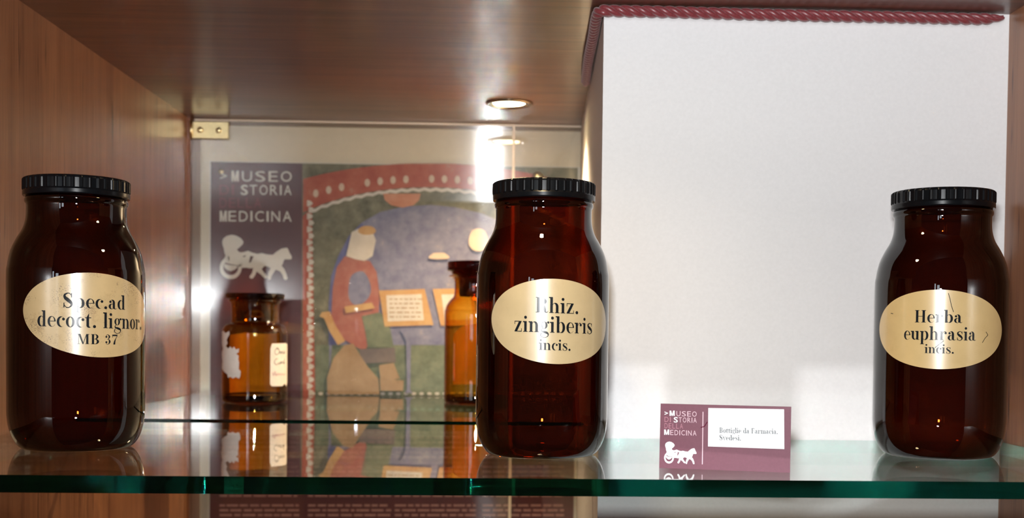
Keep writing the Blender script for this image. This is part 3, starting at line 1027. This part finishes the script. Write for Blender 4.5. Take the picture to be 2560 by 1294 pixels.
sl_ = .03
for w_ in (('>', 1662, 1671, 1027, 1035.5), ('M', 1675, 1688, 1024.8, 1038.2), ('S', 1685.5, 1696, 1041, 1055), ('M', 1661, 1674, 1072.5, 1086)):
    obj('initial', polys_bm(word(*w_, sl_, cuv, True), cmap(.0003)), M['white_print'], card)
for w_ in (('USEO', 1692.5, 1743.6, 1026, 1039), ('TORIA', 1698, 1743.5, 1041.8, 1054.5), ('EDICINA', 1676.5, 1743, 1073.6, 1086.5)):
    tag(obj('lettering', polys_bm(word(*w_, sl_, cuv), cmap(.0003)), M['pink_print'], card), 'pale pink capital letters')
for w_ in (('DI', 1662, 1678, 1040.5, 1053.5), ('DELLA', 1662, 1709, 1056.5, 1069.6)):
    tag(obj('lettering', polys_bm(word(*w_, sl_, cuv), cmap(.0003)), M['rose_print'], card), 'dim rose capital letters')
obj('divider_line', polys_bm([[cuv(1758.6, 1028), cuv(1761, 1028), cuv(1758.8, 1160), cuv(1756.4, 1160)][::-1]], cmap(.0003)), M['pink_print'], card)
th = [(1754, 1067), (1759, 1066), (1764, 1063.5), (1768, 1057), (1771, 1053)]
thb = [q for q in P_stroke_raw(th, 2.2)]
tag(obj('thread', polys_bm([[cuv(a, b) for a, b in q] for q in thb], cmap(.0007)), M['thread'], card), 'short burgundy thread stuck on the card')

# horse and carriage emblem, drawn in a 1430 x 975 field
EMB = [(230, 290), (250, 220), (320, 160), (420, 135), (510, 155), (600, 210), (650, 280), (640, 335), (580, 400), (522, 450), (545, 490), (585, 515), (650, 510), (740, 482), (830, 522), (930, 548), (1010, 530),
       (1120, 560), (1230, 568), (1300, 505), (1400, 435), (1505, 415), (1532, 440), (1560, 520), (1605, 605), (1600, 660), (1550, 665), (1475, 660), (1440, 700), (1430, 760), (1400, 800), (1455, 870), (1500, 985), (1522, 1080), (1490, 1110),
       (1452, 1092), (1425, 1000), (1375, 925), (1290, 885), (1245, 950), (1205, 1020), (1190, 1090), (1155, 1108), (1125, 1070), (1145, 950), (1190, 850), (1120, 815), (1060, 812), (1010, 875), (1065, 960), (1125, 1040),
       (1100, 1075), (1060, 1065), (990, 985), (912, 925), (880, 1010), (835, 1078), (785, 1075), (768, 1035), (820, 960), (845, 850), (780, 858), (700, 842), (600, 850), (540, 800), (470, 782), (380, 764), (290, 730), (250, 690),
       (300, 590), (272, 500), (265, 430), (240, 360)]
EMB2 = [(275, 760), (300, 770), (400, 792), (500, 800), (540, 830), (470, 890), (400, 920), (330, 890), (270, 830)]


def emblem(fn):
    P = [[fn((x - 175) / 1430, (y - 135) / 975) for x, y in EMB][::-1], [fn((x - 175) / 1430, (y - 135) / 975) for x, y in EMB2][::-1]]
    for q in P_ring((400, 845, 215, 245), (400, 845, 148, 160), 0, 360, 40):
        P.append([fn((x - 175) / 1430, (y - 135) / 975) for x, y in q])
    gaps = [[fn((x - 175) / 1430, (y - 135) / 975) for x, y in g] for g in
            ([(635, 595), (700, 575), (690, 610), (650, 618)], [(785, 590), (855, 600), (800, 725), (760, 745)])]
    return P, gaps


e, g = emblem(lambda a, b: cuv(1660.2 + a * 82.8, 1102.8 + b * 56.6 + a * .5))
eo = obj('carriage_emblem', polys_bm(e, cmap(.0003)), M['white_print'], card)
obj('emblem_gap', polys_bm(g, cmap(.0005)), M['burgundy'], eo)

# ------------------------------------------------------------------ poster behind the glass doors
M['poster_purple'] = principled('poster_purple', (0.080, 0.019, 0.025), 0.40, spec=0.5, var=0.08, vscale=60)
M['poster_red'] = principled('poster_dark_red', (0.125, 0.030, 0.030), 0.4, spec=0.4, var=0.06, vscale=60)
M['poster_cream'] = principled('poster_cream_print', (0.74, 0.68, 0.60), 0.5, var=0.02)
M['poster_rose'] = principled('poster_rose_print', (0.22, 0.050, 0.062), 0.5, var=0.05)
M['poster_small'] = principled('poster_small_print', (0.46, 0.22, 0.19), 0.5, var=0.2, vscale=300)


def daub(name, a, b, c=None, scale=45.0):
    t = NT(name)
    bs = t.n('ShaderNodeBsdfPrincipled')
    tc = t.n('ShaderNodeTexCoord')
    f = t.noise(tc.outputs['Object'], scale, 5, 0.68)
    st = [(0.32, a), (0.62, b)] + ([(0.72, c)] if c else [])
    t.l(t.ramp(f, st), bs.inputs['Base Color'])
    bs.inputs['Roughness'].default_value = 0.5
    return t.surf(bs.outputs[0])


M['art_red'] = daub('art_red', (0.36, 0.060, 0.032), (0.46, 0.115, 0.062), (0.48, 0.22, 0.14))
M['art_white'] = daub('art_white', (0.58, 0.50, 0.43), (0.70, 0.62, 0.54))
M['art_green'] = daub('art_green', (0.085, 0.085, 0.05), (0.22, 0.195, 0.125), (0.32, 0.28, 0.2))
M['art_grass'] = daub('art_grass', (0.10, 0.125, 0.075), (0.21, 0.22, 0.135), (0.26, 0.22, 0.13))
M['art_blue'] = daub('art_blue', (0.145, 0.14, 0.24), (0.25, 0.235, 0.32), (0.36, 0.31, 0.33), 55)
M['art_deep'] = daub('art_deep_blue', (0.10, 0.105, 0.26), (0.17, 0.165, 0.32))
M['art_robe'] = daub('art_robe', (0.34, 0.085, 0.065), (0.42, 0.155, 0.11), (0.44, 0.26, 0.18))
M['art_ochre'] = daub('art_ochre', (0.50, 0.24, 0.075), (0.58, 0.34, 0.14))
M['art_tan'] = daub('art_tan', (0.33, 0.20, 0.10), (0.42, 0.27, 0.15), (0.46, 0.32, 0.19))
M['art_skin'] = daub('art_pale', (0.60, 0.42, 0.31), (0.68, 0.52, 0.40))
M['art_orange'] = daub('art_orange', (0.54, 0.19, 0.095), (0.60, 0.27, 0.16))
M['art_dark'] = daub('art_dark', (0.13, 0.10, 0.10), (0.2, 0.15, 0.13))

PC = at_y(979, 1000, YP)
poster = empty('poster', (PC.x, YP, ZS - 0.30), 'large museum poster with purple banner and painted picture behind the glass doors', 'poster')


def puv(px, py):
    p_ = at_y(px, py, YP)
    return (p_.x - PC.x, p_.z - ZS + 0.30)


def pmap(d):
    return lambda u, v: (u, -d, v)


XL_, XR_ = puv(526, 700)[0], puv(1434.5, 1250)[0]
ZT = puv(640, 406)[1]
ZM = puv(640, 992)[1]
XM = puv(754, 700)[0]


def rect(x0, z0, x1, z1): return [(x0, z0), (x1, z0), (x1, z1), (x0, z1)]


board = bmesh.new()
add_box(board, (XL_ - .002, 0.0002, -0.02), (XR_ + .004, 0.0055, ZT + .001))
obj('backing_board', board, M['poster_cream'], poster)
ban = obj('banner_panel', polys_bm([rect(XL_, ZM, XM, ZT)], pmap(0)), M['poster_purple'], poster)
txt = obj('text_panel', polys_bm([rect(XL_, -.02, XR_, ZM)], pmap(0)), M['poster_red'], poster)
pic = obj('picture_panel', polys_bm([rect(XM, ZM, XR_, ZT)], pmap(0)), M['art_green'], poster)

sp = .005
for w_ in (('>', 551, 567, 432, 447), ('M', 579, 597, 426.5, 453.5), ('S', 602, 620, 461.5, 487.5), ('M', 549.5, 567, 526.5, 553.5)):
    obj('initial', polys_bm(word(*w_, sp, puv, True), pmap(.0003)), M['poster_cream'], ban)
for w_ in (('USEO', 605, 729.5, 427.5, 453.5), ('TORIA', 624, 729, 462, 487), ('EDICINA', 571, 729, 527, 553)):
    obj('lettering', polys_bm(word(*w_, sp, puv), pmap(.0003)), M['poster_cream'], ban)
for w_ in (('DI', 549, 585, 461.5, 487), ('DELLA', 549, 653, 494, 519)):
    tag(obj('lettering', polys_bm(word(*w_, sp, puv), pmap(.0003)), M['poster_rose'], ban), 'dim rose capital letters')
e, g = emblem(lambda a, b: puv(548.5 + a * 181, 586.5 + b * 113))
eo = obj('carriage_emblem', polys_bm(e, pmap(.0003)), M['poster_cream'], ban)
obj('emblem_gap', polys_bm(g, pmap(.0005)), M['poster_purple'], eo)
# rows of small print
rows = []
for (a, b) in ((549, 748), (770, 978), (987, 1190), (1206, 1410)):
    for r in range(24):
        x = a
        yy = 1042 + r * 12.1
        if r in (9, 17): continue
        while x < b - 6:
            wdt = min(random.uniform(9, 34), b - x)
            rows.append([puv(x, yy), puv(x + wdt, yy), puv(x + wdt, yy + 5.4), puv(x, yy + 5.4)][::-1])
            x += wdt + random.uniform(3.5, 6)
tag(obj('small_print', polys_bm(rows, pmap(.0003)), M['poster_small'], txt), None, None, None, 'stuff')

# the picture: a plain painted arch of colour fields
def pp(lst): return [puv(a, b) for a, b in lst][::-1]


def arch(cx, cy, rx, ry, x0, x1, n=40):
    out = []
    for k in range(n + 1):
        x = x0 + (x1 - x0) * k / n
        t = 1 - ((x - cx) / rx) ** 2
        out.append((x, cy - ry * math.sqrt(max(t, 0))))
    return out


def blob(cx, cy, rx, ry, n=36, wob=0.06, ph=0.0):
    return [(cx + rx * math.cos(2 * PI * k / n) * (1 + wob * math.sin(3 * 2 * PI * k / n + ph)), cy + ry * math.sin(2 * PI * k / n) * (1 + wob * math.cos(2 * 2 * PI * k / n + ph))) for k in range(n)]


layer = [0.0004]


def field(name, polys, mat, par=None):
    o = obj(name, polys_bm(polys, pmap(layer[0])), mat, par or pic)
    layer[0] += 0.00025
    return o


# green ground of the arch, meadow at its foot
field('meadow', [pp([(790, 862), (1434, 862), (1434, 988), (790, 988)])], M['art_grass'])
# blue niche
niche = [(824, 940), (822, 760), (828, 690), (846, 640), (872, 590), (905, 556), (950, 530), (1010, 516), (1080, 512), (1140, 518), (1200, 532), (1260, 556), (1310, 590), (1350, 640), (1370, 700), (1376, 760), (1376, 862), (1000, 862), (830, 862)]
field('blue_field', [pp(niche)], M['art_blue'])
field('blue_rim', [pp(q) for q in ([(822, 862), (822, 760), (838, 756), (840, 862)], [(822, 760), (828, 690), (848, 696), (838, 756)], [(828, 690), (846, 640), (866, 650), (848, 696)], [(846, 640), (872, 590), (888, 604), (866, 650)], [(872, 590), (905, 556), (914, 572), (888, 604)])], M['art_deep'])
# red arch band and its left leg
top = arch(1070, 640, 560, 232, 758, 1434)
bot = arch(1070, 660, 420, 192, 758, 1434)
bandp = []
for k in range(40):
    bandp.append(pp([(top[k][0], max(top[k][1], 409)), (top[k + 1][0], max(top[k + 1][1], 409)), bot[k + 1], bot[k]]))
bandp.append(pp([(757, 540), (780, 520), (788, 990), (757, 990)]))
field('red_arch', bandp, M['art_red'])
# pale scalloped edging
ed = []
for k in range(30):
    y0 = 500 + k * 16.3
    ed.append(pp([(772, y0), (781, y0 + 2), (786, y0 + 8), (781, y0 + 14), (772, y0 + 16)] if k % 2 else [(768, y0), (777, y0 + 2), (783, y0 + 8), (777, y0 + 14), (768, y0 + 16)]))
bo = arch(1070, 668, 420, 194, 775, 1434, 46)
for k in range(46):
    (xa, ya), (xb, yb) = bo[k], bo[k + 1]
    d = 3 if k % 2 else -1
    ed.append(pp([(xa, ya - 5 + d), (xb, yb - 5 - d + 2), (xb, yb + 3 - d + 2), (xa, ya + 3 + d)]))
for k in range(34):
    x0 = 776 + k * 19.4
    ed.append(pp([(x0, 982), (x0 + 6, 979), (x0 + 13, 982), (x0 + 10, 987), (x0 + 3, 987)]))
field('scalloped_edging', ed, M['art_white'])
# pale dashes along the band
da = []
md = arch(1070, 650, 490, 203, 790, 1240, 14)
for k, (x, y) in enumerate(md):
    if k % 5 == 3: continue
    y = max(y, 438)
    obj('band_stud', polys_bm([pp(blob(x, y, 7, 10, 10, 0))], pmap(layer[0])), M['art_skin'], pic)
layer[0] += 0.00025
field('sun_disc', [pp([(958, 484), (1052, 484), (1048, 500), (1034, 513), (1006, 519), (978, 513), (962, 500)])], M['art_orange'])
# soft colour masses standing in for the painted scene
field('red_mass', [pp([(862, 640), (885, 646), (925, 652), (942, 680), (950, 740), (946, 800), (925, 850), (912, 880), (880, 860), (846, 840), (828, 800), (832, 720), (842, 668)])], M['art_robe'])
field('grey_mass', [pp(blob(898, 720, 28, 44, 30, .08, 1))], M['art_blue'])
field('sage_mass', [pp([(905, 790), (950, 780), (972, 800), (985, 868), (920, 868), (914, 830)])], M['art_grass'])
field('pale_mass', [pp([(880, 580), (900, 570), (930, 575), (940, 600), (932, 640), (912, 652), (890, 648), (866, 640)])], M['art_white'])
field('ochre_mass', [pp(blob(918, 576, 22, 12, 20, .05))], M['art_ochre'])
field('ochre_frame', [pp([(948, 726), (1062, 722), (1084, 812), (962, 816)]), pp([(1082, 722), (1180, 720), (1196, 812), (1102, 814)])], M['art_ochre'])
field('pale_tablet', [pp([(966, 738), (1054, 735), (1060, 800), (970, 803)]), pp([(1104, 736), (1176, 734), (1182, 798), (1112, 800)])], M['art_white'])
tl = []
for r in range(5):
    x = 974
    while x < 1050:
        w_ = random.uniform(5, 16)
        tl.append(pp([(x, 746 + r * 11), (x + w_, 746 + r * 11), (x + w_, 749 + r * 11), (x, 749 + r * 11)]))
        x += w_ + 4
field('tablet_dashes', tl, M['art_tan'])  # rows of short tan dashes on the left tablet
field('grey_post', [pp([(1000, 820), (1042, 818), (1028, 850), (1026, 975), (1034, 982), (1012, 982), (1018, 972), (1016, 850)])], M['art_blue'])
field('dark_bench', [pp([(900, 872), (988, 868), (990, 905), (902, 908)])], M['art_dark'])
field('tan_mass', [pp([(820, 985), (818, 945), (834, 895), (862, 862), (884, 858), (900, 885), (920, 915), (946, 945), (950, 985)])], M['art_tan'])
field('ochre_steps', [pp([(948, 912), (985, 906), (1000, 945), (972, 950), (952, 945)]), pp([(950, 945), (1010, 950), (1008, 976), (952, 976)])], M['art_tan'])
field('ochre_drape', [pp([(826, 778), (838, 810), (864, 852), (846, 862), (826, 830), (812, 796), (800, 790), (806, 780)]), pp([(862, 766), (930, 756), (938, 770), (866, 782)])], M['art_ochre'])
field('pale_patch', [pp(blob(1196, 600, 24, 30, 24, .05))], M['art_skin'])
field('pale_patch', [pp(blob(1098, 640, 24, 10, 20, .2))], M['art_skin'])


def pin(px, py, r, label):
    P_ = at_y(px, py, YP - .001)
    o = empty('drawing_pin', P_, label, 'pin')
    b = add_lathe(bmesh.new(), [(0, 0), (r, 0), (r * .92, r * .22), (r * .55, r * .42), (0, r * .5)], 28)
    bmesh.ops.rotate(b, verts=b.verts, cent=(0, 0, 0), matrix=Matrix.Rotation(PI / 2, 3, 'X'))
    obj('head', b, M['brass'], o, True)
    b = add_lathe(bmesh.new(), [(0, -.003), (.0006, 0), (0, .0002)], 10)
    bmesh.ops.rotate(b, verts=b.verts, cent=(0, 0, 0), matrix=Matrix.Rotation(PI / 2, 3, 'X'))
    obj('spike', b, M['brass'], o)


pin(553, 429, .0034, 'tiny brass drawing pin at the top left corner of the poster')
pin(1345, 442, .0080, 'brass drawing pin peeping over the cap of the middle jar')

# ------------------------------------------------------------------ twisted cord around the top of the pillar
def rope(path, name, label):
    # resample
    L = [Vector(p) for p in path]
    dense = []
    for i in range(len(L) - 1):
        p0, p1, p2, p3 = L[max(i - 1, 0)], L[i], L[i + 1], L[min(i + 2, len(L) - 1)]
        n = max(2, int((p2 - p1).length / 0.0011))
        for s in range(n):
            t = s / n
            dense.append(0.5 * (2 * p1 + (p2 - p0) * t + (2 * p0 - 5 * p1 + 4 * p2 - p3) * t * t + (-p0 + 3 * p1 - 3 * p2 + p3) * t ** 3))
    dense.append(L[-1])
    N = len(dense)
    T = [(dense[min(i + 1, N - 1)] - dense[max(i - 1, 0)]).normalized() for i in range(N)]
    nrm = Vector((0, 0, 1))
    fr = []
    for i in range(N):
        nrm = (nrm - T[i] * nrm.dot(T[i])).normalized()
        fr.append((nrm.copy(), T[i].cross(nrm)))
    s = [0.0]
    for i in range(1, N): s.append(s[-1] + (dense[i] - dense[i - 1]).length)
    tot = s[-1]
    root = empty(name, dense[0], label, 'cord')
    for k in range(3):
        bm = bmesh.new()
        cen = []
        for i in range(N):
            taper = min(1.0, 0.45 + (tot - s[i]) / 0.03, 0.75 + s[i] / 0.02)
            unt = 1.0 if tot - s[i] > .03 else 0.35 + .65 * (tot - s[i]) / .03
            ph = 2 * PI * (s[i] / 0.029) * 1.0 + 2 * PI * k / 3
            off = 0.00255 * taper
            cen.append(dense[i] + fr[i][0] * (off * math.cos(ph)) + fr[i][1] * (off * math.sin(ph)))
        prev = None
        m = 12
        for i in range(N):
            t = (cen[min(i + 1, N - 1)] - cen[max(i - 1, 0)]).normalized()
            a = t.orthogonal().normalized() if prev is None else (prev - t * prev.dot(t)).normalized()
            prev = a
            b = t.cross(a)
            taper = min(1.0, 0.35 + (tot - s[i]) / 0.025, 0.7 + s[i] / 0.015)
            r = 0.00275 * taper
            ring = [bm.verts.new(cen[i] - dense[0] + (a * math.cos(2 * PI * j / m) + b * math.sin(2 * PI * j / m)) * r) for j in range(m)]
            if i:
                for j in range(m):
                    bm.faces.new((last[j], last[(j + 1) % m], ring[(j + 1) % m], ring[j]))
            else: bm.faces.new(ring[::-1])
            last = ring
        bm.faces.new(last)
        bmesh.ops.recalc_face_normals(bm, faces=bm.faces)
        obj('strand', bm, M['rope'], root, True)


zr = HC - 0.0056
rope([(XC0 + .0115 - .0056, 1.358, zr - .001), (XC0 + .006 - .0056, 1.25, zr - .0012), (XC0 + .003 - .0056, 1.15, zr - .0005), (XC0 - .0050, 1.078, zr), (XC0 - .0028, 1.0600, zr), (XC0 + .010, YC - .0056, zr),
      (XC0 + .06, YC - .0056, zr), (0.25, YC - .0056, zr - .0006), (0.36, YC - .0056, zr - .0004), (0.425, YC - .0056, zr - .0004), (0.4475, YC - .0056, zr + .0012)],
     'twisted_cord', 'burgundy satin twisted cord along the top of the white pillar')
